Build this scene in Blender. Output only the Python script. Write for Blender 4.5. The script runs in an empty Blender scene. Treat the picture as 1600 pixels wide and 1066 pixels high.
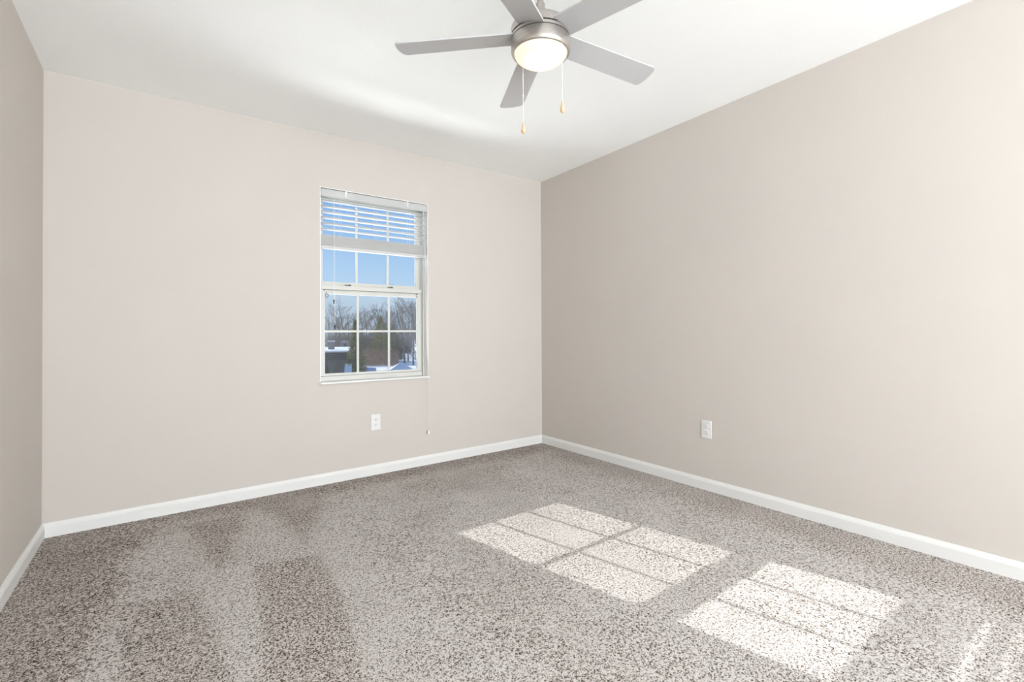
import bpy, bmesh, math, random
import numpy as np
from mathutils import Vector, Matrix
PI = math.pi
sc = bpy.context.scene
COL = sc.collection

# ------------------------------------------------------------------ camera
F_PX = 746.721
R_ = Vector((0.8104617, -0.5857178, -0.0051719)); FW = Vector((0.5857705, 0.8104236, 0.0094075))
FW.normalize(); R_ = (R_ - FW * R_.dot(FW)).normalized(); U_ = R_.cross(FW)
cam_data = bpy.data.cameras.new('camera'); cam = bpy.data.objects.new('camera', cam_data); COL.objects.link(cam)
m = Matrix((R_, U_, -FW)).transposed().to_4x4(); m.translation = Vector((-2.84688, -3.46697, 1.02923))
cam.matrix_world = m
cam_data.sensor_fit = 'HORIZONTAL'; cam_data.sensor_width = 36.0
cam_data.lens = F_PX / 1600 * 36.0
cam_data.shift_y = -20.16 / 1600
cam_data.clip_start = 0.05; cam_data.clip_end = 600
sc.camera = cam

# ------------------------------------------------------------------ world, sun, added fill light, exposure
w = bpy.data.worlds.new('winter_sky'); sc.world = w; w.use_nodes = True
nt = w.node_tree; nt.nodes.clear()
tc = nt.nodes.new('ShaderNodeTexCoord'); sp = nt.nodes.new('ShaderNodeSeparateXYZ')
rp = nt.nodes.new('ShaderNodeValToRGB'); bg = nt.nodes.new('ShaderNodeBackground'); wo = nt.nodes.new('ShaderNodeOutputWorld')
nt.links.new(tc.outputs['Generated'], sp.inputs[0]); nt.links.new(sp.outputs['Z'], rp.inputs[0])
el = rp.color_ramp.elements
el[0].position = 0.0; el[0].color = (0.66, 0.80, 0.98, 1)
el[1].position = 1.0; el[1].color = (0.06, 0.17, 0.50, 1)
for pos, c in ((0.06, (0.60, 0.77, 0.98)), (0.14, (0.46, 0.68, 0.97)), (0.27, (0.25, 0.47, 0.88)), (0.5, (0.13, 0.30, 0.70))):
    e = el.new(pos); e.color = (*c, 1)
bg.inputs[1].default_value = 0.94
nt.links.new(rp.outputs[0], bg.inputs[0]); nt.links.new(bg.outputs[0], wo.inputs[0])

SUN_DIR = Vector((0.228, -1.0, -0.5615)).normalized()
sd = bpy.data.lights.new('sun', 'SUN'); sd.energy = 5.9; sd.angle = math.radians(0.22); sd.color = (1.0, 0.98, 0.95)
so = bpy.data.objects.new('sun', sd); COL.objects.link(so)
so.rotation_euler = SUN_DIR.to_track_quat('-Z', 'Y').to_euler(); so.location = (-6, 20, 12)

def area(name, loc, direction, sx, sy, power, color):
    l = bpy.data.lights.new(name, 'AREA'); l.shape = 'RECTANGLE'; l.size = sx; l.size_y = sy; l.energy = power; l.color = color
    o = bpy.data.objects.new(name, l); COL.objects.link(o); o.location = loc
    o.rotation_euler = Vector(direction).to_track_quat('-Z', 'Z').to_euler()
    return o
# fill lamps added in made-up openings of the unseen rear wall
area('rear_fill_light', (-2.45, -7.52, 1.05), (0.85, 1, 1.25), 1.3, 1.5, 235, (0.875, 0.94, 1.0))
area('rear_fill_light', (-0.90, -7.52, 1.05), (-0.9, 1, 1.25), 1.3, 1.5, 225, (0.875, 0.94, 1.0))
# unseen lamp added outside below the window to brighten the ceiling
area('ceiling_fill_light', (-1.5, 1.15, -0.60), (0.0, -1, 1.5), 3.2, 1.3, 330, (0.95, 0.98, 1.0))

vs = sc.view_settings
vs.view_transform = 'Standard'; vs.look = 'None'; vs.exposure = 0.06; vs.gamma = 1.0; vs.use_curve_mapping = False
cy = sc.cycles
cy.max_bounces = 14; cy.diffuse_bounces = 8; cy.transparent_max_bounces = 24; cy.transmission_bounces = 8
cy.caustics_reflective = False; cy.caustics_refractive = False
cy.use_denoising = True

# ------------------------------------------------------------------ mesh helpers
class MB:
    def __init__(self): self.bm = bmesh.new()
    def face(self, pts):
        return self.bm.faces.new([self.bm.verts.new(p) for p in pts])
    def hexa(self, b, t):                       # bottom 4 pts ccw, top 4 pts
        v = [self.bm.verts.new(p) for p in list(b) + list(t)]
        for f in ((3,2,1,0),(4,5,6,7),(0,1,5,4),(1,2,6,5),(2,3,7,6),(3,0,4,7)):
            self.bm.faces.new([v[i] for i in f])
        return self
    def box(self, x0, x1, y0, y1, z0, z1):
        return self.hexa([(x0,y0,z0),(x1,y0,z0),(x1,y1,z0),(x0,y1,z0)], [(x0,y0,z1),(x1,y0,z1),(x1,y1,z1),(x0,y1,z1)])
    def tube(self, pts, radii, n=8, caps=True):
        pts = [Vector(p) for p in pts]
        if not hasattr(radii, '__len__'): radii = [radii] * len(pts)
        rings = []
        for i, p in enumerate(pts):
            d = (pts[min(i+1, len(pts)-1)] - pts[max(i-1, 0)])
            if d.length < 1e-9: d = Vector((0, 0, 1))
            d.normalize()
            a = d.orthogonal().normalized() if i == 0 else (prev - d * prev.dot(d)).normalized()
            prev = a; b = d.cross(a)
            rings.append([self.bm.verts.new(p + (a*math.cos(2*PI*k/n) + b*math.sin(2*PI*k/n)) * radii[i]) for k in range(n)])
        for r0, r1 in zip(rings, rings[1:]):
            for k in range(n): self.bm.faces.new((r0[k], r0[(k+1) % n], r1[(k+1) % n], r1[k]))
        if caps:
            self.bm.faces.new(rings[0][::-1]); self.bm.faces.new(rings[-1])
        return self
    def lathe(self, prof, c=(0, 0, 0), n=48):   # prof: list of (r, z) ; closed when r=0
        c = Vector(c); rings = []
        for r, z in prof:
            if r < 1e-6: rings.append([self.bm.verts.new(c + Vector((0, 0, z)))])
            else: rings.append([self.bm.verts.new(c + Vector((r*math.cos(2*PI*k/n), r*math.sin(2*PI*k/n), z))) for k in range(n)])
        for a, b in zip(rings, rings[1:]):
            for k in range(n):
                k2 = (k+1) % n
                if len(a) == 1 and len(b) == 1: continue
                if len(a) == 1: self.bm.faces.new((a[0], b[k2], b[k]))
                elif len(b) == 1: self.bm.faces.new((a[k], a[k2], b[0]))
                else: self.bm.faces.new((a[k], a[k2], b[k2], b[k]))
        return self
    def prism(self, outline, z0, z1, xf=None):  # outline in xy, ccw
        f = xf or (lambda p: p)
        a = [self.bm.verts.new(f(Vector((x, y, z0)))) for x, y in outline]
        b = [self.bm.verts.new(f(Vector((x, y, z1)))) for x, y in outline]
        n = len(outline)
        self.bm.faces.new(a[::-1]); self.bm.faces.new(b)
        for k in range(n): self.bm.faces.new((a[k], a[(k+1) % n], b[(k+1) % n], b[k]))
        return self
    def build(self, name, mat, parent=None, smooth=False, bevel=0.0, seg=2):
        bmesh.ops.recalc_face_normals(self.bm, faces=self.bm.faces)
        me = bpy.data.meshes.new(name); self.bm.to_mesh(me); self.bm.free()
        return link(name, me, mat, parent, smooth, bevel, seg)

def link(name, me, mat, parent=None, smooth=False, bevel=0.0, seg=2):
    o = bpy.data.objects.new(name, me); COL.objects.link(o)
    if mat: me.materials.append(mat)
    if smooth:
        me.polygons.foreach_set('use_smooth', [True] * len(me.polygons))
        try: me.set_sharp_from_angle(angle=math.radians(35))
        except Exception: pass
    if bevel:
        b = o.modifiers.new('bevel', 'BEVEL'); b.width = bevel; b.segments = seg; b.limit_method = 'ANGLE'; b.angle_limit = math.radians(40)
    if parent: o.parent = parent
    return o
# parts are modelled in world coordinates; a part whose parent is an Empty is offset by that Empty's place,
# a sub-part (parent is a mesh that itself sits at identity) needs none
def part(mb, name, mat, parent, **k):
    o = mb.build(name, mat, None, **k)
    o.parent = parent
    if parent.type == 'EMPTY' or parent.get('origin_set'):
        o.location = -Vector(parent.location)
    return o
def tag(o, label=None, cat=None, group=None, kind=None):
    if label: o['label'] = label
    if cat: o['category'] = cat
    if group: o['group'] = group
    if kind: o['kind'] = kind
    return o
def thing(name, loc, label, cat, group=None):
    o = bpy.data.objects.new(name, None); COL.objects.link(o); o.location = loc; o.empty_display_size = 0.1
    return tag(o, label, cat, group)
def struct(mb, name, mat, label=None, **k):
    o = mb.build(name, mat, **k); o['kind'] = 'structure'
    if label: o['label'] = label
    return o

# ------------------------------------------------------------------ materials
def new_mat(name):
    mt = bpy.data.materials.new(name); mt.use_nodes = True
    return mt, mt.node_tree, mt.node_tree.nodes['Principled BSDF']
def coords(nt, scale=None):
    t = nt.nodes.new('ShaderNodeTexCoord')
    return t.outputs['Object']
def noise(nt, vec, scale, detail=2.0, rough=0.5):
    n = nt.nodes.new('ShaderNodeTexNoise'); n.inputs['Scale'].default_value = scale; n.inputs['Detail'].default_value = detail
    n.inputs['Roughness'].default_value = rough; nt.links.new(vec, n.inputs['Vector']); return n
def ramp(nt, fac, stops, interp='LINEAR'):
    r = nt.nodes.new('ShaderNodeValToRGB'); r.color_ramp.interpolation = interp
    e = r.color_ramp.elements
    e[0].position, e[0].color = stops[0][0], (*stops[0][1], 1)
    e[1].position, e[1].color = stops[-1][0], (*stops[-1][1], 1)
    for p, c in stops[1:-1]:
        x = e.new(p); x.color = (*c, 1)
    nt.links.new(fac, r.inputs[0]); return r
def mixc(nt, fac, a, b, mode='MIX'):
    x = nt.nodes.new('ShaderNodeMix'); x.data_type = 'RGBA'; x.blend_type = mode
    for sock, v in ((x.inputs[0], fac), (x.inputs[6], a), (x.inputs[7], b)):
        if hasattr(v, 'links') or hasattr(v, 'is_linked'): nt.links.new(v, sock)
        elif hasattr(v, '__len__'): sock.default_value = (*v, 1) if len(v) == 3 else v
        else: sock.default_value = v
    return x.outputs[2]
def bump(nt, h, strength, dist, bsdf):
    b = nt.nodes.new('ShaderNodeBump'); b.inputs['Strength'].default_value = strength; b.inputs['Distance'].default_value = dist
    nt.links.new(h, b.inputs['Height']); nt.links.new(b.outputs[0], bsdf.inputs['Normal'])
def paint(name, c, rough=0.8, bscale=0, bstr=0.1, bdist=0.002, vary=0.02, spec=0.3):
    mt, nt, p = new_mat(name); v = coords(nt)
    n = noise(nt, v, 3.0, 3.0)
    lo = tuple(x * (1 - vary) for x in c); hi = tuple(min(1, x * (1 + vary)) for x in c)
    r = ramp(nt, n.outputs['Fac'], [(0.3, lo), (0.7, hi)]); nt.links.new(r.outputs[0], p.inputs['Base Color'])
    p.inputs['Roughness'].default_value = rough; p.inputs['Specular IOR Level'].default_value = spec
    if bscale:
        b = noise(nt, v, bscale, 3.0, 0.6); bump(nt, b.outputs['Fac'], bstr, bdist, p)
    return mt
M = {}
M['wall'] = paint('beige_wall_paint', (0.58, 0.54, 0.498), 0.75, 160, 0.12, 0.002, 0.008)
M['ceiling'] = paint('white_ceiling_paint', (0.925, 0.935, 0.93), 0.9, 70, 0.25, 0.004, 0.008)
M['trim'] = paint('white_trim_paint', (0.74, 0.74, 0.725), 0.4, 0, vary=0.01, spec=0.4)
M['jamb'] = paint('brightened_white_paint', (0.90, 0.90, 0.89), 0.35, 0, vary=0.01, spec=0.4)  # trim white made brighter to imitate strong light on the jamb
M['vinyl'] = paint('white_window_vinyl', (0.60, 0.595, 0.555), 0.4, 0, vary=0.01, spec=0.4)
M['plastic'] = paint('white_plastic', (0.74, 0.74, 0.73), 0.3, 0, vary=0.01, spec=0.5)
M['dark'] = paint('dark_slot', (0.03, 0.03, 0.03), 0.6, 0)
M['gunmetal'] = paint('dark_grey_lock_metal', (0.10, 0.10, 0.11), 0.35, 0, spec=0.6)
M['cord'] = paint('white_cord', (0.78, 0.77, 0.74), 0.8, 900, 0.3, 0.0005)
M['darkcord'] = paint('dark_tassel_plastic', (0.035, 0.035, 0.04), 0.4, 0)  # dark plastic of the tilt cord tassels
M['blade'] = paint('silver_blade_paint', (0.53, 0.53, 0.535), 0.35, 0, vary=0.015, spec=0.5)
M['wood'] = paint('pale_turned_wood', (0.66, 0.44, 0.27), 0.5, 90, 0.1, 0.001, 0.12)

def nickel():
    mt, nt, p = new_mat('brushed_nickel'); v = coords(nt)
    mp = nt.nodes.new('ShaderNodeMapping'); mp.inputs['Scale'].default_value = (2, 2, 400); nt.links.new(v, mp.inputs[0])
    n = noise(nt, mp.outputs[0], 4.0, 3.0)
    r = ramp(nt, n.outputs['Fac'], [(0.3, (0.43, 0.40, 0.37)), (0.7, (0.57, 0.535, 0.50))])
    nt.links.new(r.outputs[0], p.inputs['Base Color']); p.inputs['Metallic'].default_value = 0.9; p.inputs['Roughness'].default_value = 0.33
    bump(nt, n.outputs['Fac'], 0.04, 0.001, p)
    return mt
M['nickel'] = nickel()

def lampglass():
    mt, nt, p = new_mat('frosted_lamp_glass'); out = nt.nodes['Material Output']; v = coords(nt); n = noise(nt, v, 12, 2)
    r = ramp(nt, n.outputs['Fac'], [(0.3, (0.96, 0.90, 0.78)), (0.7, (0.98, 0.92, 0.81))])
    nt.links.new(r.outputs[0], p.inputs['Base Color']); p.inputs['Roughness'].default_value = 0.3
    p.inputs['Emission Color'].default_value = (1.0, 0.90, 0.70, 1); p.inputs['Emission Strength'].default_value = 0.3
    t = nt.nodes.new('ShaderNodeBsdfTranslucent'); nt.links.new(r.outputs[0], t.inputs[0])
    mx = nt.nodes.new('ShaderNodeMixShader'); mx.inputs[0].default_value = 0.7
    nt.links.new(p.outputs[0], mx.inputs[1]); nt.links.new(t.outputs[0], mx.inputs[2]); nt.links.new(mx.outputs[0], out.inputs[0])
    return mt
M['lampglass'] = lampglass()

def glass():
    mt, nt, p = new_mat('window_glass'); nt.nodes.remove(p); out = nt.nodes['Material Output']
    t = nt.nodes.new('ShaderNodeBsdfTransparent'); t.inputs[0].default_value = (0.95, 0.965, 0.96, 1)
    g = nt.nodes.new('ShaderNodeBsdfGlossy'); g.inputs['Roughness'].default_value = 0.03
    f = nt.nodes.new('ShaderNodeFresnel'); f.inputs[0].default_value = 1.1
    mx = nt.nodes.new('ShaderNodeMixShader'); nt.links.new(f.outputs[0], mx.inputs[0]); nt.links.new(t.outputs[0], mx.inputs[1]); nt.links.new(g.outputs[0], mx.inputs[2])
    nt.links.new(mx.outputs[0], out.inputs[0]); return mt
M['glass'] = glass()
def screen():
    mt, nt, p = new_mat('insect_screen_mesh'); nt.nodes.remove(p); out = nt.nodes['Material Output']
    t = nt.nodes.new('ShaderNodeBsdfTransparent')
    d = nt.nodes.new('ShaderNodeBsdfDiffuse'); d.inputs[0].default_value = (0.30, 0.30, 0.31, 1)
    v = coords(nt); n = noise(nt, v, 5, 1); r = ramp(nt, n.outputs['Fac'], [(0.3, (0.12,)*3), (0.7, (0.14,)*3)])
    mx = nt.nodes.new('ShaderNodeMixShader'); nt.links.new(r.outputs[0], mx.inputs[0])
    nt.links.new(t.outputs[0], mx.inputs[1]); nt.links.new(d.outputs[0], mx.inputs[2]); nt.links.new(mx.outputs[0], out.inputs[0]); return mt
M['screen'] = screen()
def slatmat():
    mt, nt, p = new_mat('white_blind_slat'); out = nt.nodes['Material Output']; v = coords(nt); n = noise(nt, v, 6, 2)
    r = ramp(nt, n.outputs['Fac'], [(0.3, (0.63, 0.63, 0.62)), (0.7, (0.67, 0.67, 0.66))])
    nt.links.new(r.outputs[0], p.inputs['Base Color']); p.inputs['Roughness'].default_value = 0.4
    t = nt.nodes.new('ShaderNodeBsdfTranslucent'); t.inputs[0].default_value = (0.65, 0.66, 0.66, 1)
    mx = nt.nodes.new('ShaderNodeMixShader'); mx.inputs[0].default_value = 0.22
    nt.links.new(p.outputs[0], mx.inputs[1]); nt.links.new(t.outputs[0], mx.inputs[2]); nt.links.new(mx.outputs[0], out.inputs[0]); return mt
M['slat'] = slatmat()

def carpet():
    mt, nt, p = new_mat('speckled_taupe_carpet'); v = coords(nt)
    n1 = noise(nt, v, 210, 2.0, 0.6); n2 = noise(nt, v, 95, 2.0, 0.6)
    ad = nt.nodes.new('ShaderNodeMath'); ad.operation = 'MULTIPLY_ADD'; ad.inputs[1].default_value = 0.62
    ml = nt.nodes.new('ShaderNodeMath'); ml.operation = 'MULTIPLY'; ml.inputs[1].default_value = 0.38
    nt.links.new(n2.outputs['Fac'], ml.inputs[0]); nt.links.new(n1.outputs['Fac'], ad.inputs[0]); nt.links.new(ml.outputs[0], ad.inputs[2])
    at = nt.nodes.new('ShaderNodeAttribute'); at.attribute_name = 'pile_lay_and_shade'
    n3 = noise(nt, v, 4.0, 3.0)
    # brushed pile and painted back-wall shade show more of the dark yarn: shift the speckle threshold
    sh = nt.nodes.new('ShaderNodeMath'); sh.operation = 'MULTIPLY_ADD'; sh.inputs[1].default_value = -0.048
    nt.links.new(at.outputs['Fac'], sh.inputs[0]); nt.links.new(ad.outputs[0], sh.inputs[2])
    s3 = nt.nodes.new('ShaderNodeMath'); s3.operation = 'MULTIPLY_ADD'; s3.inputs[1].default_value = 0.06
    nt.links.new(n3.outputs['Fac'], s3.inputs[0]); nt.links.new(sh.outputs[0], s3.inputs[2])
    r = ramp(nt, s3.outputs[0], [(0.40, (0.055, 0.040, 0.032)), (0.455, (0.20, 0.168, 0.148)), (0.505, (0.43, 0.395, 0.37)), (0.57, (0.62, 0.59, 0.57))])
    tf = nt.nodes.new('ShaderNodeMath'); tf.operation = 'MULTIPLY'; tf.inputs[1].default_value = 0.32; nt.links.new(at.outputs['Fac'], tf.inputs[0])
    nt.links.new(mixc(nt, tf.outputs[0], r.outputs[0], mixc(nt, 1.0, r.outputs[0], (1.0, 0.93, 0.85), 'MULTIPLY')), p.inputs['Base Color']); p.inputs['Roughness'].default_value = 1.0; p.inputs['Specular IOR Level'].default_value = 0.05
    bump(nt, ad.outputs[0], 0.5, 0.012, p)
    return mt
M['carpet'] = carpet()
M['snow'] = paint('snow', (0.95, 0.955, 0.97), 0.8, 1.2, 0.4, 0.15, 0.03)
M['bark'] = paint('grey_brown_bark', (0.26, 0.215, 0.18), 0.9, 12, 0.3, 0.02, 0.15)
M['twig'] = paint('grey_twigs', (0.29, 0.24, 0.205), 0.9, 0, vary=0.2)
M['redbrush'] = paint('russet_brush', (0.50, 0.35, 0.24), 0.9, 0, vary=0.35)
M['greybrush'] = paint('grey_brush', (0.29, 0.245, 0.195), 0.9, 0, vary=0.25)
M['olive'] = paint('olive_evergreen_foliage', (0.36, 0.33, 0.14), 0.8, 0, vary=0.35)
M['green'] = paint('dark_green_evergreen_foliage', (0.19, 0.21, 0.10), 0.8, 0, vary=0.3)
def siding():
    mt, nt, p = new_mat('dark_lap_siding'); v = coords(nt)
    wv = nt.nodes.new('ShaderNodeTexWave'); wv.bands_direction = 'Z'; wv.inputs['Scale'].default_value = 1.6; nt.links.new(v, wv.inputs[0])
    r = ramp(nt, wv.outputs['Fac'], [(0.1, (0.07, 0.06, 0.055)), (0.4, (0.13, 0.115, 0.10))]); nt.links.new(r.outputs[0], p.inputs['Base Color']); p.inputs['Roughness'].default_value = 0.8
    return mt
M['siding'] = siding()
M['greyhouse'] = paint('pale_grey_siding', (0.55, 0.56, 0.58), 0.8, 0)
M['brick'] = paint('weathered_chimney_brick', (0.30, 0.26, 0.24), 0.9, 20, 0.3, 0.02, 0.1)

# ------------------------------------------------------------------ room shell
W = 3.3735; YR = -7.60
def zf(x, y): return 0.0089 * x - 0.0005 * y
def zc(x, y): return 2.44 + 0.00467 * x - 0.00933 * y
OX0, OX1, OZ0, OZ1 = -1.983, -1.1625, 0.676, 2.054     # rough window opening
def wallslab(mb, x0, x1, y0, y1, z0=None, z1=None):
    lo = lambda x, y: (zf(x, y) - 0.02) if z0 is None else z0
    hi = lambda x, y: zc(x, y) if z1 is None else z1
    q = [(x0, y0), (x1, y0), (x1, y1), (x0, y1)]
    mb.hexa([(x, y, lo(x, y)) for x, y in q], [(x, y, hi(x, y)) for x, y in q])
b = MB()
wallslab(b, -W, OX0, 0, 0.17); wallslab(b, OX1, 0.0, 0, 0.17)
wallslab(b, OX0, OX1, 0, 0.17, None, OZ0); wallslab(b, OX0, OX1, 0, 0.17, OZ1, None)
struct(b, 'wall_back', M['wall'], 'beige painted wall with the window in it')
b = MB(); wallslab(b, 0, 0.15, YR, 0.17); struct(b, 'wall_right', M['wall'], 'long plain beige wall on the right with one outlet')
b = MB(); wallslab(b, -W - 0.15, -W, YR, 0.17); struct(b, 'wall_left', M['wall'], 'sliver of beige wall at the left edge of the photo')
b = MB()
for x0, x1 in ((-W, -3.1), (-1.8, -1.55), (-0.25, 0)): wallslab(b, x0, x1, YR - 0.15, YR)
for x0, x1 in ((-3.1, -1.8), (-1.55, -0.25)):  # made-up openings that hold the rear fill lamps
    wallslab(b, x0, x1, YR - 0.15, YR, None, 0.3); wallslab(b, x0, x1, YR - 0.15, YR, 1.9, None)
struct(b, 'wall_rear', M['wall'], 'beige wall behind the camera with two openings added for the fill lamps')
b = MB(); q = [(-W - 0.15, YR - 0.15), (0.15, YR - 0.15), (0.15, 0.17), (-W - 0.15, 0.17)]
b.hexa([(x, y, zc(x, y)) for x, y in q], [(x, y, zc(x, y) + 0.2) for x, y in q])
struct(b, 'ceiling', M['ceiling'], 'white lightly textured ceiling')

# carpet floor: fine grid storing the vacuum marks, with shade painted in along the back wall
STROKES_AND_SHADE = [  # (outline, how strongly the carpet is darkened, softness in m)
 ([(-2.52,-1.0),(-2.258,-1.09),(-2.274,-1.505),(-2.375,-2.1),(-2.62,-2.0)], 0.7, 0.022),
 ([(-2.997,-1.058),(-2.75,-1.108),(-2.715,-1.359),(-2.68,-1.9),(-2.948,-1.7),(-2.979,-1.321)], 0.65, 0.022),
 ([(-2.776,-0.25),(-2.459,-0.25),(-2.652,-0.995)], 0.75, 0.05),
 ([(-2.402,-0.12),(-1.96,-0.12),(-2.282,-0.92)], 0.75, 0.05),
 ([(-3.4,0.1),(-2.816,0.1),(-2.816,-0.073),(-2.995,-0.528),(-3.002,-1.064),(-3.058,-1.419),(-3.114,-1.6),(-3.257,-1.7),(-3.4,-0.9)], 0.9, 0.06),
 ([(-3.4,0.1),(0.1,0.1),(0.1,-0.30),(-0.89,-0.24),(-1.9,-0.22),(-3.4,-0.2)], 0.9, 0.12),  # back wall strip: brushed pile plus painted corner shade
 ([(0.1,0.1),(0.1,-3.3),(-0.33,-3.2),(-0.33,-2.45),(-0.25,-1.386),(-0.3,-0.5)], 0.6, 0.14),  # darker strip along the right wall
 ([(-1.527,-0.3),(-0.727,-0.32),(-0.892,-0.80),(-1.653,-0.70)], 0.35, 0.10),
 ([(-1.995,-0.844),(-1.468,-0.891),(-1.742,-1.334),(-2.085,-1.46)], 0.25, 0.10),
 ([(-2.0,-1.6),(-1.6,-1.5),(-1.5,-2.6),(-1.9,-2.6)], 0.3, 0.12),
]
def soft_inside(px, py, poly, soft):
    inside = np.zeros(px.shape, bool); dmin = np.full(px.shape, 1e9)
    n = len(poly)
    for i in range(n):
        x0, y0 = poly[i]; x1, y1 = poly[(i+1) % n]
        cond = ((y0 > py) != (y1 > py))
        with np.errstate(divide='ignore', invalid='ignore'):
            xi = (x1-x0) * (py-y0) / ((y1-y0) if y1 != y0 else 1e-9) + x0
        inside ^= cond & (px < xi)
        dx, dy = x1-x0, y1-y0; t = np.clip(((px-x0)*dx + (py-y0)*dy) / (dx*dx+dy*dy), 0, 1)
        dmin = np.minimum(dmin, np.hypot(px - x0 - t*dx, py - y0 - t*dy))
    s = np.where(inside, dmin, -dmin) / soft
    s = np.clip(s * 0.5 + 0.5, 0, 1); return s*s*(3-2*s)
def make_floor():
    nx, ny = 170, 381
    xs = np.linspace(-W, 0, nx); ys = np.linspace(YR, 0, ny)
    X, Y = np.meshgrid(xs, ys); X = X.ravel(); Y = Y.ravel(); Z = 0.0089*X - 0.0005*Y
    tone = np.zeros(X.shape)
    for poly, s, soft in STROKES_AND_SHADE: tone = np.maximum(tone, s * soft_inside(X, Y, poly, soft))
    me = bpy.data.meshes.new('floor')
    idx = np.arange(nx*ny).reshape(ny, nx)
    faces = np.stack([idx[:-1, :-1], idx[:-1, 1:], idx[1:, 1:], idx[1:, :-1]], -1).reshape(-1, 4)
    me.from_pydata(np.stack([X, Y, Z], -1).tolist(), [], faces.tolist())
    a = me.attributes.new('pile_lay_and_shade', 'FLOAT', 'POINT'); a.data.foreach_set('value', tone.astype(np.float32))
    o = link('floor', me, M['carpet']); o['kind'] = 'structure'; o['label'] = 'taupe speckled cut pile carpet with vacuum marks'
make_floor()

# baseboards: profile swept along the wall, following the floor
BBH = 0.0745
PROF = [(0.0, -0.02), (0.013, -0.02), (0.013, BBH - 0.021), (0.0115, BBH - 0.019), (0.0115, BBH - 0.016), (0.0085, BBH - 0.009), (0.0062, BBH - 0.004), (0.005, BBH), (0.0, BBH)]
def baseboard(name, path, label):
    # path: list of (x, y, nx, ny) with the offset direction (mitres included)
    mb = MB(); rings = []
    for x, y, nx, ny in path:
        rings.append([mb.bm.verts.new((x + nx*d, y + ny*d, zf(x, y) + h)) for d, h in PROF])
    n = len(PROF)
    for a, c in zip(rings, rings[1:]):
        for k in range(n): mb.bm.faces.new((a[k], a[(k+1) % n], c[(k+1) % n], c[k]))
    mb.bm.faces.new(rings[0][::-1]); mb.bm.faces.new(rings[-1])
    struct(mb, name, M['trim'], label)
baseboard('baseboard_back', [(-W, 0, 1, -1), (0, 0, -1, -1)], 'white baseboard under the window wall')
baseboard('baseboard_right', [(0, 0, -1, -1), (0, YR, -1, 1)], 'white baseboard along the right wall')
baseboard('baseboard_left', [(-W, 0, 1, -1), (-W, YR, 1, 1)], 'white baseboard at the far left')

# ------------------------------------------------------------------ window
win = bpy.data.objects.new('window_1', None); COL.objects.link(win); win['kind'] = 'structure'
win.location = (-1.573, 0.1, 0.69); win['label'] = 'white double hung window with divided panes in the back wall'
X0, X1, Z1 = -1.979, -1.1665, 2.050
b = MB()                                                   # jamb boards lining the opening
b.box(OX0, X0, 0.0005, 0.165, OZ0, OZ1); b.box(X1, OX1, 0.0005, 0.165, OZ0, OZ1); b.box(X0, X1, 0.0005, 0.165, Z1, OZ1)
part(b, 'jamb_liner', M['jamb'], win)
b = MB().box(X0 - 0.008, X1 + 0.008, -0.020, 0.0, 0.676, 0.690); b.box(X0, X1, 0.0, 0.085, 0.676, 0.690)
part(b, 'window_sill', M['trim'], win, bevel=0.003)
b = MB()                                                   # fixed vinyl frame with its tracks
FX0, FX1 = -1.9635, -1.183
b.box(X0, FX0, 0.070, 0.150, 0.690, Z1); b.box(FX1, X1, 0.085, 0.150, 0.690, Z1)
b.box(FX1 + 0.005, X1, 0.066, 0.085, 0.690, Z1)
b.box(FX0, FX1, 0.070, 0.150, 2.020, Z1); b.box(FX0, FX1, 0.068, 0.150, 0.690, 0.7235)
b.box(FX0, FX0 + 0.006, 0.100, 0.104, 0.727, 2.02); b.box(FX1 - 0.006, FX1, 0.100, 0.104, 0.727, 2.02)
part(b, 'window_frame', M['vinyl'], win, bevel=0.0015)
def sash(name, xa, xb, za, zb, ya, yb, gl, gr, gb, gt, mx, mz, lip=False):
    b = MB()
    zs = zb - 0.030 if lip else zb
    b.box(xa, gl, ya, yb, za, zs); b.box(gr, xb, ya, yb, za, zs)
    b.box(gl, gr, ya, yb, za, gb)
    if lip:                                                 # finger rail: shadow groove under a projecting lip
        b.box(gl, gr, ya, yb, gt, zb - 0.038); b.box(gl, gr, ya + 0.013, yb, zb - 0.038, zb - 0.030)
        b.box(xa + 0.001, xb - 0.001, ya - 0.009, yb - 0.0005, zb - 0.030, zb)
    else: b.box(gl, gr, ya, yb, gt, zb)
    s = part(b, name, M['vinyl'], win, bevel=0.0015)
    yc = (ya + yb) / 2
    g = MB().box(gl - 0.004, gr + 0.004, yc - 0.002, yc + 0.002, gb - 0.004, gt + 0.004)
    g = g.build('glass_pane', M['glass']); g.parent = s
    g = MB()
    for x in mx: g.box(x - 0.008, x + 0.008, yc - 0.008, yc - 0.0022, gb, gt)
    g.box(gl, gr, yc - 0.0066, yc - 0.0023, mz - 0.0075, mz + 0.0075)
    g = g.build('window_grille', M['vinyl']); g.parent = s
    return s
lower = sash('lower_sash', FX0, FX1 - 0.006, 0.727, 1.376, 0.075, 0.099, -1.9315, -1.2215, 0.742, 1.312, (-1.6956, -1.4554), 1.0446, True)
upper = sash('upper_sash', FX0, FX1 - 0.002, 1.335, 2.020, 0.107, 0.131, -1.9390, -1.2190, 1.405, 1.985, (-1.694, -1.451), 1.697)
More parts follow.
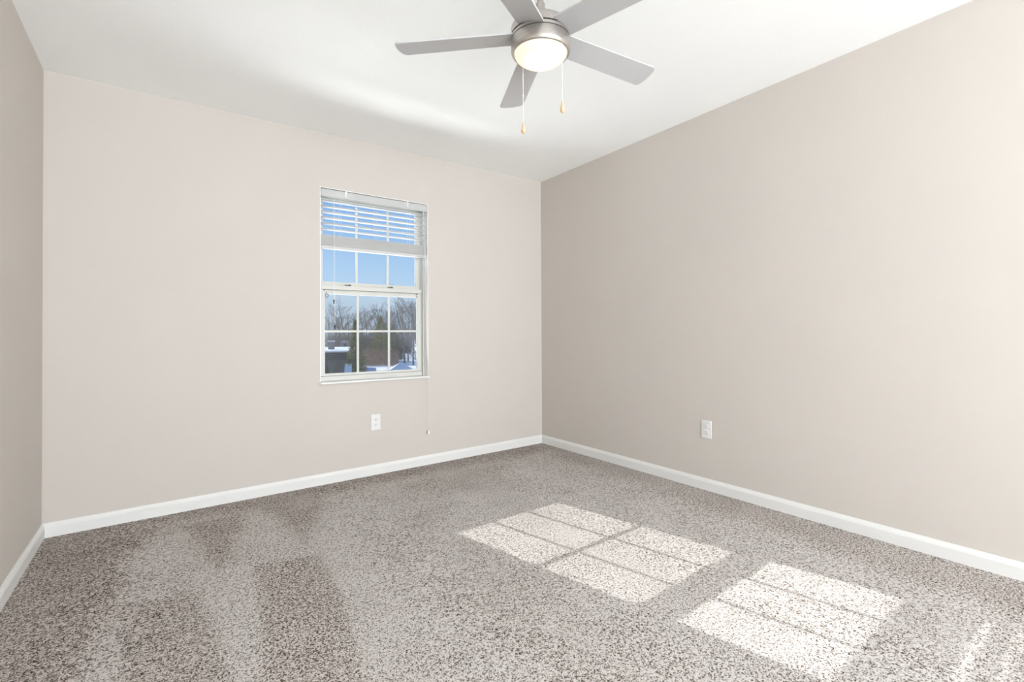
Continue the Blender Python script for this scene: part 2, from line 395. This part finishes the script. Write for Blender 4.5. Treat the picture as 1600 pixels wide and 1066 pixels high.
# sash locks, tilt latches and pull ring are fixed to the lower sash
for x in (-1.765, -1.440):
    b = MB().box(x - 0.022, x + 0.022, 0.078, 0.096, 1.376, 1.3795)
    b.lathe([(0, 1.3795), (0.009, 1.3795), (0.009, 1.386), (0.006, 1.389), (0, 1.389)], (x + 0.012, 0.086, 0), 14)
    b.hexa([(x - 0.030, 0.070, 1.381), (x + 0.012, 0.080, 1.384), (x + 0.012, 0.090, 1.384), (x - 0.030, 0.077, 1.381)],
           [(x - 0.030, 0.070, 1.3845), (x + 0.012, 0.080, 1.389), (x + 0.012, 0.090, 1.389), (x - 0.030, 0.077, 1.3845)])
    o = b.build('sash_lock', M['gunmetal'], bevel=0.0008); o.parent = lower; o['label'] = 'dark metal sash lock'
for x, z in ((-1.9375, 1.341), (-1.2270, 1.337), (-1.2270, 1.318)):
    b = MB().box(x - 0.006, x + 0.006, 0.072, 0.076, z - 0.004, z + 0.004); o = b.build('tilt_latch', M['gunmetal']); o.parent = lower
b = MB(); b.tube([(-1.922 + 0.0095*math.cos(a), 0.0640, 1.300 + 0.0125*math.sin(a)) for a in np.linspace(0, 2*PI, 25)], 0.0022, 6)
b.tube([(-1.922, 0.0640, 1.3125), (-1.922, 0.0755, 1.325)], 0.0015, 6)
o = b.build('pull_ring', M['gunmetal'], smooth=True); o.parent = lower; o['label'] = 'small dark pull ring at the sash corner'
b = MB().box(-1.955, -1.192, 0.1415, 0.1418, 0.733, 1.365); scr = part(b, 'insect_screen', M['screen'], win)
b = MB()
for bx in ((-1.963, -1.951, .730, 1.370), (-1.196, -1.184, .730, 1.370)): b.box(bx[0], bx[1], 0.138, 0.146, bx[2], bx[3])
b.box(-1.951, -1.196, 0.138, 0.146, 0.728, 0.736); b.box(-1.951, -1.196, 0.138, 0.146, 1.358, 1.370)
o = b.build('screen_frame', M['vinyl']); o.parent = scr; o.location = (0, 0, 0)

# ------------------------------------------------------------------ window blind, pulled half way up
BX0, BX1 = -1.9755, -1.1700
blind = thing('window_blind', (-1.573, 0.035, 2.045), 'white horizontal slat blind raised over the top of the window', 'blind')
b = MB().box(BX0 + 0.004, BX1 - 0.004, 0.016, 0.060, 2.003, 2.043); part(b, 'headrail', M['plastic'], blind, bevel=0.002)
b = MB()
b.prism([(0.0015, 1.993), (0.0125, 1.993), (0.0125, 2.0455), (0.0045, 2.0455), (0.0045, 2.040), (0.0015, 2.037)], BX0, BX1, lambda p: Vector((p.z, p.x, p.y)))
val = part(b, 'valance', M['slat'], blind, bevel=0.0015)
for x in (-1.803, -1.333):
    c = MB().box(x - 0.007, x + 0.007, -0.0005, 0.0013, 2.006, 2.0485); c.box(x - 0.007, x + 0.007, 0.0013, 0.018, 2.0463, 2.0485)
    o = c.build('valance_clip', M['plastic']); o.parent = val; o['label'] = 'clear white plastic clip over the valance'
def slat(z, tilt, name, thick=0.0028, x0=BX0, x1=BX1):
    mb = MB(); n = 6; pts_t = []; pts_b = []
    for i in range(n + 1):
        s = -0.025 + 0.05 * i / n
        cr = 0.0016 * (1 - (s / 0.025) ** 2)
        y = 0.0375 + s * math.cos(tilt); zz = z + s * math.sin(tilt) + cr
        pts_t.append((y, zz + thick / 2)); pts_b.append((y, zz - thick / 2))
    mb.prism(pts_b + pts_t[::-1], x0, x1, lambda p: Vector((p.z, p.x, p.y)))
    return mb
for i in range(6):
    o = part(slat(1.9655 - i * 0.0402 + 0.004, math.radians(-5), 'slat'), 'slat', M['slat'], blind, smooth=True)
b = MB(); st = MB()
zz = 1.7225
mb = MB()
k = 0
while zz > 1.652:
    n = 4; pt = []; pb = []
    for i in range(n + 1):
        s = -0.025 + 0.05 * i / n; cr = 0.0012 * (1 - (s / 0.025) ** 2); y = 0.0375 + s + 0.0008 * math.sin(k * 2.3)
        pt.append((y, zz + cr + 0.0013)); pb.append((y, zz + cr - 0.0013))
    mb.prism(pb + pt[::-1], BX0 + 0.0005, BX1 - 0.0005, lambda p: Vector((p.z, p.x, p.y)))
    zz -= 0.0033; k += 1
part(mb, 'slat_stack', M['slat'], blind)
b = MB().box(BX0, BX1, 0.012, 0.063, 1.629, 1.651); part(b, 'bottom_rail', M['slat'], blind, bevel=0.003)
for x in (-1.835, -1.5727, -1.310):
    b = MB()
    for y in (0.0105, 0.0645): b.tube([(x, y, 2.003), (x, y, 1.651)], 0.0008, 5)
    for i in range(6): b.tube([(x, 0.0105, 1.972 - i*0.0402), (x, 0.0645, 1.9635 - i*0.0402)], 0.0006, 4)
    part(b, 'ladder_cord', M['cord'], blind)
for xt, ze in ((-1.8912, 1.266), (-1.8855, 1.089)):
    b = MB().tube([(xt, 0.006, 2.0), (xt, -0.0035, 1.992), (xt, -0.004, ze)], 0.0009, 5)
    c = part(b, 'tilt_cord', M['cord'], blind)
    t = MB().lathe([(0, 0.0), (0.0035, 0.0), (0.0055, 0.004), (0.0038, 0.010), (0.0035, 0.015), (0.0062, 0.022), (0.0055, 0.026), (0, 0.027)], (xt, -0.004, ze - 0.026), 12)
    t = t.build('cord_tassel', M['darkcord'], smooth=True); t.parent = c; t['label'] = 'dark tassel on the tilt cord'
# lift cord: out of the headrail at the right, over the sill, hanging down the wall
b = MB()
for dx in (0, 0.0022):
    b.tube([(-1.205 + dx, 0.012, 1.998), (-1.203 + dx, -0.0035, 1.99), (-1.196 + dx, -0.006, 1.70), (-1.181 + dx*.6, -0.014, 1.0), (-1.1745 + dx*.4, -0.0235, 0.69), (-1.1735, -0.0235, 0.66), (-1.1735 + dx*.2, -0.0225, 0.262)], 0.0010, 5)
lift = part(b, 'lift_cord', M['cord'], blind)
t = MB().lathe([(0, 0.030), (0.0028, 0.030), (0.0045, 0.026), (0.0075, 0.012), (0.0085, 0.004), (0.0065, 0.0), (0, 0.0)], (-1.1735, -0.0225, 0.234), 14)
t = t.build('cord_tassel', M['jamb'], smooth=True); t.parent = lift; t['label'] = 'white tassel at the end of the lift cord'

# ------------------------------------------------------------------ outlets
def outlet(loc, rotz, label):
    o = thing('electrical_outlet', loc, label, 'outlet', None); o.rotation_euler = (0, 0, rotz)
    b = MB().box(-0.035, 0.035, -0.0055, 0.0, -0.0575, 0.0575)
    q = b.build('cover_plate', M['plastic'], bevel=0.0022, seg=3); q.parent = o
    for s in (1, -1):
        out = []
        for a in np.linspace(0, 2*PI, 28, endpoint=False):
            out.append((max(-0.0165, min(0.0165, 0.0195*math.cos(a))), max(-0.0140, min(0.0140, 0.0175*math.sin(a)))))
        b = MB().prism(out, 0.0055, 0.0080, lambda p: Vector((p.x, -p.z, p.y + s*0.0195)))
        r = b.build('receptacle', M['plastic']); r.parent = o
        c = s * 0.0195
        b = MB().box(-0.0080, -0.0056, -0.0084, -0.0079, c - 0.0005, c + 0.0085); b.box(0.0056, 0.0080, -0.0084, -0.0079, c + 0.0005, c + 0.0075)
        b.prism([(0.0028*math.cos(a), 0.0028*math.sin(a)) for a in np.linspace(0, 2*PI, 12, endpoint=False)], 0.0079, 0.0084, lambda p: Vector((p.x, -p.z, p.y + c - 0.0075)))
        t = b.build('receptacle_slots', M['dark']); t.parent = r
    b = MB().prism([(0.0028*math.cos(a), 0.0028*math.sin(a)) for a in np.linspace(0, 2*PI, 12, endpoint=False)], 0.0055, 0.0068, lambda p: Vector((p.x, -p.z, p.y)))
    s_ = b.build('screw', M['plastic']); s_.parent = o
    return o
outlet((-1.591, 0, 0.372), 0, 'white duplex outlet on the back wall below the window')
outlet((0, -1.6835, 0.3945), -PI/2, 'white duplex outlet on the right wall above the baseboard')

# ------------------------------------------------------------------ ceiling fan
FXc, FYc = -1.6661, -2.0331; ZC = zc(FXc, FYc)
fan = thing('ceiling_fan', (FXc, FYc, ZC), 'brushed nickel ceiling fan with five silver blades and a lit dome lamp', 'ceiling fan')
C0 = (FXc, FYc, 0)
part(MB().lathe([(0, ZC), (0.066, ZC), (0.066, ZC - 0.012), (0.058, ZC - 0.035), (0.036, ZC - 0.052), (0.02, ZC - 0.055), (0, ZC - 0.055)], C0), 'canopy', M['nickel'], fan, smooth=True)
part(MB().lathe([(0, ZC - 0.05), (0.0125, ZC - 0.05), (0.0125, 2.29), (0, 2.29)], C0, 24), 'downrod', M['nickel'], fan, smooth=True)
part(MB().lathe([(0, 2.31), (0.018, 2.31), (0.020, 2.285), (0.024, 2.262), (0.036, 2.236), (0.038, 2.222), (0, 2.222)], C0, 32), 'rod_coupling', M['nickel'], fan, smooth=True)
part(MB().lathe([(0, 2.222), (0.098, 2.222), (0.108, 2.2205), (0.1085, 2.2175), (0.102, 2.2170), (0.102, 2.2140), (0.1135, 2.2135), (0.1145, 2.2120), (0.1145, 2.1845), (0.1085, 2.1840), (0.1085, 2.1785), (0.1145, 2.1780), (0.1145, 2.1675), (0.1105, 2.1665), (0.1105, 2.1635), (0, 2.1635)], C0, 72), 'motor_housing', M['nickel'], fan, smooth=True)
part(MB().lathe([(0.1092, 2.1842), (0.1092, 2.1783)], C0, 72).lathe([(0.1112, 2.1667), (0.1112, 2.1633)], C0, 72).lathe([(0.1035, 2.2172), (0.1035, 2.2138)], C0, 72), 'motor_gap_shade', M['dark'], fan, smooth=True)  # dark bands painted as shade in the slot, seam and top groove
kit = part(MB().lathe([(0, 2.1640), (0.1145, 2.1640), (0.1152, 2.1620), (0.1152, 2.1270), (0.1140, 2.1200), (0.1105, 2.1140), (0.1055, 2.1120), (0.1030, 2.1130), (0.1025, 2.1200), (0, 2.1205)], C0, 72), 'light_kit_ring', M['nickel'], fan, smooth=True)
dome = [(0.1022 * math.cos(a), 2.1165 - 0.042 * math.sin(a)) for a in np.linspace(0, PI/2, 14)]
dome[-1] = (0, 2.1165 - 0.042)
part(MB().lathe([(0, 2.1165)] + dome, C0, 64), 'lamp_dome', M['lampglass'], fan, smooth=True)['label'] = 'glowing frosted glass dome'
pl = bpy.data.lights.new('lamp_bulb', 'POINT'); pl.energy = 0.42; pl.color = (1.0, 0.88, 0.66); pl.shadow_soft_size = 0.02
po = bpy.data.objects.new('lamp_bulb', pl); COL.objects.link(po); po.parent = fan; po.location = (0, 0, 2.100 - ZC)
PHI = 2.4063; PIT = -0.1809
def blade(k):
    a = PHI - k * 2 * PI / 5; c, s = math.cos(a), math.sin(a)
    def xf(p):
        r, t, h = p
        tt = t * math.cos(PIT) - h * math.sin(PIT); zz = t * math.sin(PIT) + h * math.cos(PIT)
        return Vector((FXc + c*r - s*tt, FYc + s*r + c*tt, 2.1815 + zz - 0.0065 * max(0, r - 0.1) / 0.46))   # slight droop
    hw = lambda r: (0.1069 + (0.1212 - 0.1069) * (r - 0.12) / 0.48) / 2
    o = []
    o.append((0.085, -0.040)); o.append((0.108, -hw(0.115)))
    RA, RB = 0.563, 0.567                       # tip radius at the two edges
    wt = hw(0.56)
    for i in range(6):                          # rounded corner, -t side
        q = -PI/2 + (PI/2) * i / 5 * 0.8; cr = 0.012
        o.append((RA - cr + cr * math.cos(q), -wt + cr + cr * math.sin(q)))
    for tt in np.linspace(-wt + 0.014, wt - 0.014, 9): o.append((RA + (RB - RA)*(tt + wt)/(2*wt) + 0.010 * (1 - (tt/wt)**2), tt))
    for i in range(6):
        q = PI/2 * 0.2 + (PI/2) * i / 5 * 0.8; cr = 0.012
        o.append((RB - cr + cr * math.cos(q), wt - cr + cr * math.sin(q)))
    o.append((0.108, hw(0.115))); o.append((0.085, 0.040))
    return MB().prism(o, -0.003, 0.003, xf)
for k in range(5): part(blade(k), 'blade', M['blade'], fan, bevel=0.001)
for px, py, zt, zh in ((-1.6708, -1.9255, 2.116, 1.884), (-1.6507, -2.1404, 2.116, 1.893)):
    b = MB(); z = zt
    b.tube([(px, py, zt), (px, py, zh)], 0.0009, 6)
    zz = zt
    while zz > zh:                               # beads of the chain
        b.lathe([(0, 0.0017), (0.0017, 0), (0, -0.0017)], (px, py, zz), 6); zz -= 0.0048
    zm = zh + (zt - zh) * 0.47
    b.lathe([(0, 0.004), (0.0028, 0.003), (0.0032, 0), (0.0028, -0.003), (0, -0.004)], (px, py, zm), 10)
    ch = part(b, 'pull_chain', M['cord'], fan)
    t = MB().lathe([(0, 0.044), (0.0025, 0.044), (0.0035, 0.038), (0.0055, 0.026), (0.0085, 0.012), (0.0085, 0.007), (0.006, 0.0015), (0.003, 0), (0, 0)], (px, py, zh - 0.043), 16)
    t.lathe([(0, 0), (0.003, 0), (0.003, -0.002), (0, -0.002)], (px, py, zh - 0.043), 10)
    t = t.build('pull_handle', M['wood'], smooth=True); t.parent = ch; t['label'] = 'turned pale wooden pull'

# ------------------------------------------------------------------ winter yard beyond the window
GZ = -3.0
E1 = Vector((0.333, 0.943, 0)).normalized(); E2 = Vector((E1.y, -E1.x, 0)); YO = Vector((-1.57, 0, 0))
def yard(d, s, z=GZ): return YO + E1 * d + E2 * s + Vector((0, 0, z))   # d metres out from the window, s metres to the right
b = MB(); b.face([(-160, 3, GZ), (220, 3, GZ), (220, 260, GZ), (-160, 260, GZ)])
struct(b, 'snow_ground', M['snow'], 'snow covered ground outside')
YROT = math.atan2(E2.y, E2.x)

def bare_tree(seed, H, r0, spread):
    rnd = random.Random(seed); tr = MB(); br = MB()
    def limb(mb, p, d, L, r, n, bend):
        pts = [p]; rad = [r]
        for i in range(n):
            d = (d + Vector((rnd.uniform(-bend, bend), rnd.uniform(-bend, bend), rnd.uniform(-bend*.3, bend)))).normalized()
            p = p + d * L / n; pts.append(p); rad.append(r * (1 - 0.75 * (i + 1) / n))
        mb.tube(pts, rad, 4 if r < 0.05 else 6, caps=False); return pts, rad
    tp, trad = limb(tr, Vector((0, 0, 0)), Vector((0, 0, 1)), H * 0.92, r0, 7, 0.10)
    for i in range(15):
        t = rnd.uniform(0.22, 0.98); j = min(int(t * 7), 6); f = t * 7 - j
        p = tp[j].lerp(tp[j+1], f); a = rnd.uniform(0, 2*PI); up = rnd.uniform(0.5, 1.1)
        L = H * rnd.uniform(0.22, 0.42) * (1.15 - 0.6 * t) * spread
        d = Vector((math.cos(a), math.sin(a), up)).normalized()
        p1, r1 = limb(br, p, d, L, max(0.022, r0 * 0.42 * (1.1 - t)), 4, 0.25)
        for k in range(6):
            t2 = rnd.uniform(0.2, 1.0); j2 = min(int(t2 * 4), 3); q = p1[j2].lerp(p1[j2+1], t2*4 - j2)
            a2 = a + rnd.uniform(-1.3, 1.3); d2 = Vector((math.cos(a2), math.sin(a2), rnd.uniform(0.2, 1.3))).normalized()
            p2, r2 = limb(br, q, d2, L * rnd.uniform(0.3, 0.6), 0.016, 3, 0.3)
            for m_ in range(5):
                t3 = rnd.uniform(0.2, 1.0); j3 = min(int(t3 * 3), 2); q3 = p2[j3].lerp(p2[j3+1], t3*3 - j3)
                a3 = a2 + rnd.uniform(-1.4, 1.4); d3 = Vector((math.cos(a3), math.sin(a3), rnd.uniform(0.1, 1.4))).normalized()
                limb(br, q3, d3, L * rnd.uniform(0.15, 0.35), 0.0095, 2, 0.3)
    return tr, br
def put_tree(tr, br, loc, label, name, group=None, mt=None):
    t = thing(name, loc, label, 'tree', group)
    o = tr.build('trunk', M['bark']); o.parent = t
    o = br.build('branches', mt or M['twig']); o.parent = t
    return t
def dup(root, loc, rz, sc_, label=None):
    r = root.copy(); COL.objects.link(r); r.location = loc; r.rotation_euler = (0, 0, rz); r.scale = (sc_, sc_, sc_)
    if label: r['label'] = label
    for ch in list(root.children):
        c = ch.copy(); COL.objects.link(c); c.parent = r
    return r
WOODL = 'bare grey winter tree of the far wood along the skyline in the lower panes'
WOODG = 'bare trees of the far wood'
protos = []
for i, (sd_, H, r0, spd) in enumerate(((3, 9.6, .15, 1.0), (11, 8.6, .13, 1.1), (23, 9.0, .14, 0.9), (31, 7.6, .11, 1.0))):
    protos.append(put_tree(*bare_tree(sd_, H, r0, spd), yard(80 + 2*i, -4 + 2.6*i), WOODL, 'bare_tree', WOODG))
rnd = random.Random(5)
for i in range(30):
    pr = protos[rnd.randrange(4)]
    d = rnd.uniform(70, 108); s = -7.5 + 15.5 * ((i + rnd.random()) / 30) * d / 80
    if s > 3.4 * d / 80: d = max(d, 90 + 0.5 * i); s *= 1.06
    dup(pr, yard(d, s), rnd.uniform(0, 6.28), rnd.uniform(0.72, 1.0) * d / 84)
big = put_tree(*bare_tree(47, 7.2, 0.12, 1.35), yard(36, 3.75), 'nearest bare tree, its limbs crossing the right panes of the lower sash', 'bare_tree')
for i, (d, s) in enumerate(((62, 4.25), (66, 5.0), (58, 5.05))):
    t = dup(protos[i], yard(d, s), i * 1.7, 0.9, ('left', 'middle', 'right')[i] + 'most of three dark trunks standing on the sunlit snow at the right')
    del t['group']; t['group'] = 'trunks on the sunlit snow'

def evergreen(seed, H, R, n):
    rnd = random.Random(seed); tr = MB(); fo = MB()
    tr.tube([(0, 0, 0), (0, 0, H * 0.95)], [H*0.014, 0.02], 6)
    for i in range(n):
        t = rnd.random() ** 1.35; z = H * (0.06 + 0.94 * t); rr = R * (1 - t) ** 0.8 * rnd.uniform(0.35, 1.05) + 0.05
        a = rnd.uniform(0, 2*PI); c, s = math.cos(a), math.sin(a)
        p = Vector((c*rr, s*rr, z)); L = rnd.uniform(0.16, 0.42) * (1 - 0.5*t); w_ = L * 0.28
        d = Vector((c, s, rnd.uniform(-0.35, 0.5))).normalized(); sd2 = Vector((-s, c, rnd.uniform(-.5, .5))) * w_
        fo.face([p - d*L*0.4, p + sd2, p + d*L*0.6, p - sd2 + Vector((0, 0, -0.05))])
    return tr, fo
def put_ever(seed, H, R, n, loc, mt, label):
    tr, fo = evergreen(seed, H, R, n); t = thing('evergreen_tree', loc, label, 'tree')
    o = tr.build('trunk', M['bark']); o.parent = t; o = fo.build('foliage', mt); o.parent = t; return t
put_ever(1, 5.3, 0.95, 3600, yard(43.2, -1.45), M['olive'], 'narrow olive evergreen at the right corner of the dark house')
put_ever(2, 6.3, 1.9, 4200, yard(64, 1.2), M['olive'], 'broad olive evergreen behind the middle panes of the lower sash')
put_ever(3, 5.2, 1.5, 3600, yard(67, 2.9), M['green'], 'dark green evergreen right of the broad olive one')

def brush(name, n, d0, d1, s0, s1, h0, h1, mt, seed, label):
    rnd = random.Random(seed); mb = MB()
    for i in range(n):
        d = rnd.uniform(d0, d1); s = rnd.uniform(s0, s1) * d / ((d0 + d1) / 2); h = rnd.uniform(h0, h1)
        p = yard(d, s); lean = Vector((rnd.uniform(-.35, .35), rnd.uniform(-.35, .35), 1)) * h
        mb.tube([p, p + lean * 0.5 + Vector((rnd.uniform(-.1, .1), 0, 0)), p + lean], [0.018, 0.013, 0.004], 3, caps=False)
        for k in range(3):
            q = p + lean * rnd.uniform(0.3, 0.9); e = Vector((rnd.uniform(-.5, .5), rnd.uniform(-.5, .5), rnd.uniform(.2, .7))) * h * 0.4
            mb.tube([q, q + e], [0.010, 0.003], 3, caps=False)
    o = mb.build(name, mt); tag(o, label, 'brush', None, 'stuff'); return o
brush('russet_brush', 1050, 57, 67, -1.6, 3.4, 0.7, 2.2, M['redbrush'], 7, 'russet leafless brush in front of the evergreens')
brush('grey_thicket', 3000, 70, 100, -7.5, 3.3, 1.4, 4.2, M['greybrush'], 9, 'grey thicket of saplings at the foot of the wood')
brush('sapling_thicket', 1300, 92, 108, 3.3, 8.0, 1.4, 3.6, M['greybrush'], 21, 'sapling thicket behind the sunlit snow at the right')
brush('dark_shrub', 900, 43.0, 44.6, -3.6, -1.9, 0.6, 1.7, M['greybrush'], 13, 'dark leafless shrubs against the dark house')

def yard_thing(name, d, s, label, cat):
    t = thing(name, yard(d, s), label, cat); t.rotation_euler = (0, 0, YROT); return t
def local(mb, name, mt, p, **k):
    o = mb.build(name, mt, **k); o.parent = p; return o
# dark low house with a snow covered roof and chimney
h = yard_thing('house', 44.5, -2.0, 'low dark sided house with snow on its flat roof, bottom left pane', 'house')
local(MB().box(-7, 0, 0, 13.5, 0, 2.25), 'wall', M['siding'], h)
local(MB().box(-7.15, 0.12, -0.12, 13.6, 2.25, 2.40), 'roof', M['snow'], h)
c = local(MB().box(-2.30, -1.72, 4.2, 4.8, 2.40, 3.2), 'chimney', M['brick'], h)
local(MB().box(-2.34, -1.68, 4.16, 4.84, 3.2, 3.28), 'chimney_cap', M['snow'], c)
h = yard_thing('shed', 74, -3.95, 'small pale grey shed beyond the snowy flat roof', 'shed')
local(MB().box(-0.62, 0.55, 0, 1.5, 0, 2.75), 'wall', M['greyhouse'], h)
local(MB().prism([(-0.75, 2.72), (0.68, 2.72), (-0.03, 3.02)], -0.15, 1.65, lambda p: Vector((p.x, p.z, p.y))), 'roof', M['snow'], h)
local(MB().box(-0.15, 0.2, -0.03, 0.01, 1.9, 2.45), 'window', M['dark'], h)
h = yard_thing('garden_shed', 41.5, -2.05, 'low garden shed under blue shaded snow at the corner of the dark house', 'shed')
local(MB().box(-0.27, 0.25, 0.05, 1.2, 0, 0.45), 'wall', M['siding'], h)
local(MB().hexa([(-0.32, 0, 0.42), (0.29, 0, 0.42), (0.29, 1.3, 0.42), (-0.32, 1.3, 0.42)], [(-0.32, 0.02, 0.50), (0.29, 0.02, 0.50), (0.29, 1.3, 1.30), (-0.32, 1.3, 1.22)]), 'roof', M['snow'], h)
h = yard_thing('shelter', 47.2, 2.95, 'small hip roofed shelter under blue shaded snow, bottom right pane', 'shelter')
local(MB().box(-1.0, 1.05, 0.1, 1.9, 0, 0.22), 'wall', M['siding'], h)
b = MB(); v = [b.bm.verts.new(q) for q in ((-1.2, 0, 0.2), (1.25, 0, 0.2), (1.25, 2.0, 0.2), (-1.2, 2.0, 0.2), (0.0, 0.95, 0.98), (0.05, 1.1, 0.98))]
for f in ((0, 1, 4), (1, 2, 5, 4), (2, 3, 5), (3, 0, 4, 5), (3, 2, 1, 0)): b.bm.faces.new([v[i] for i in f])
local(b, 'roof', M['snow'], h)
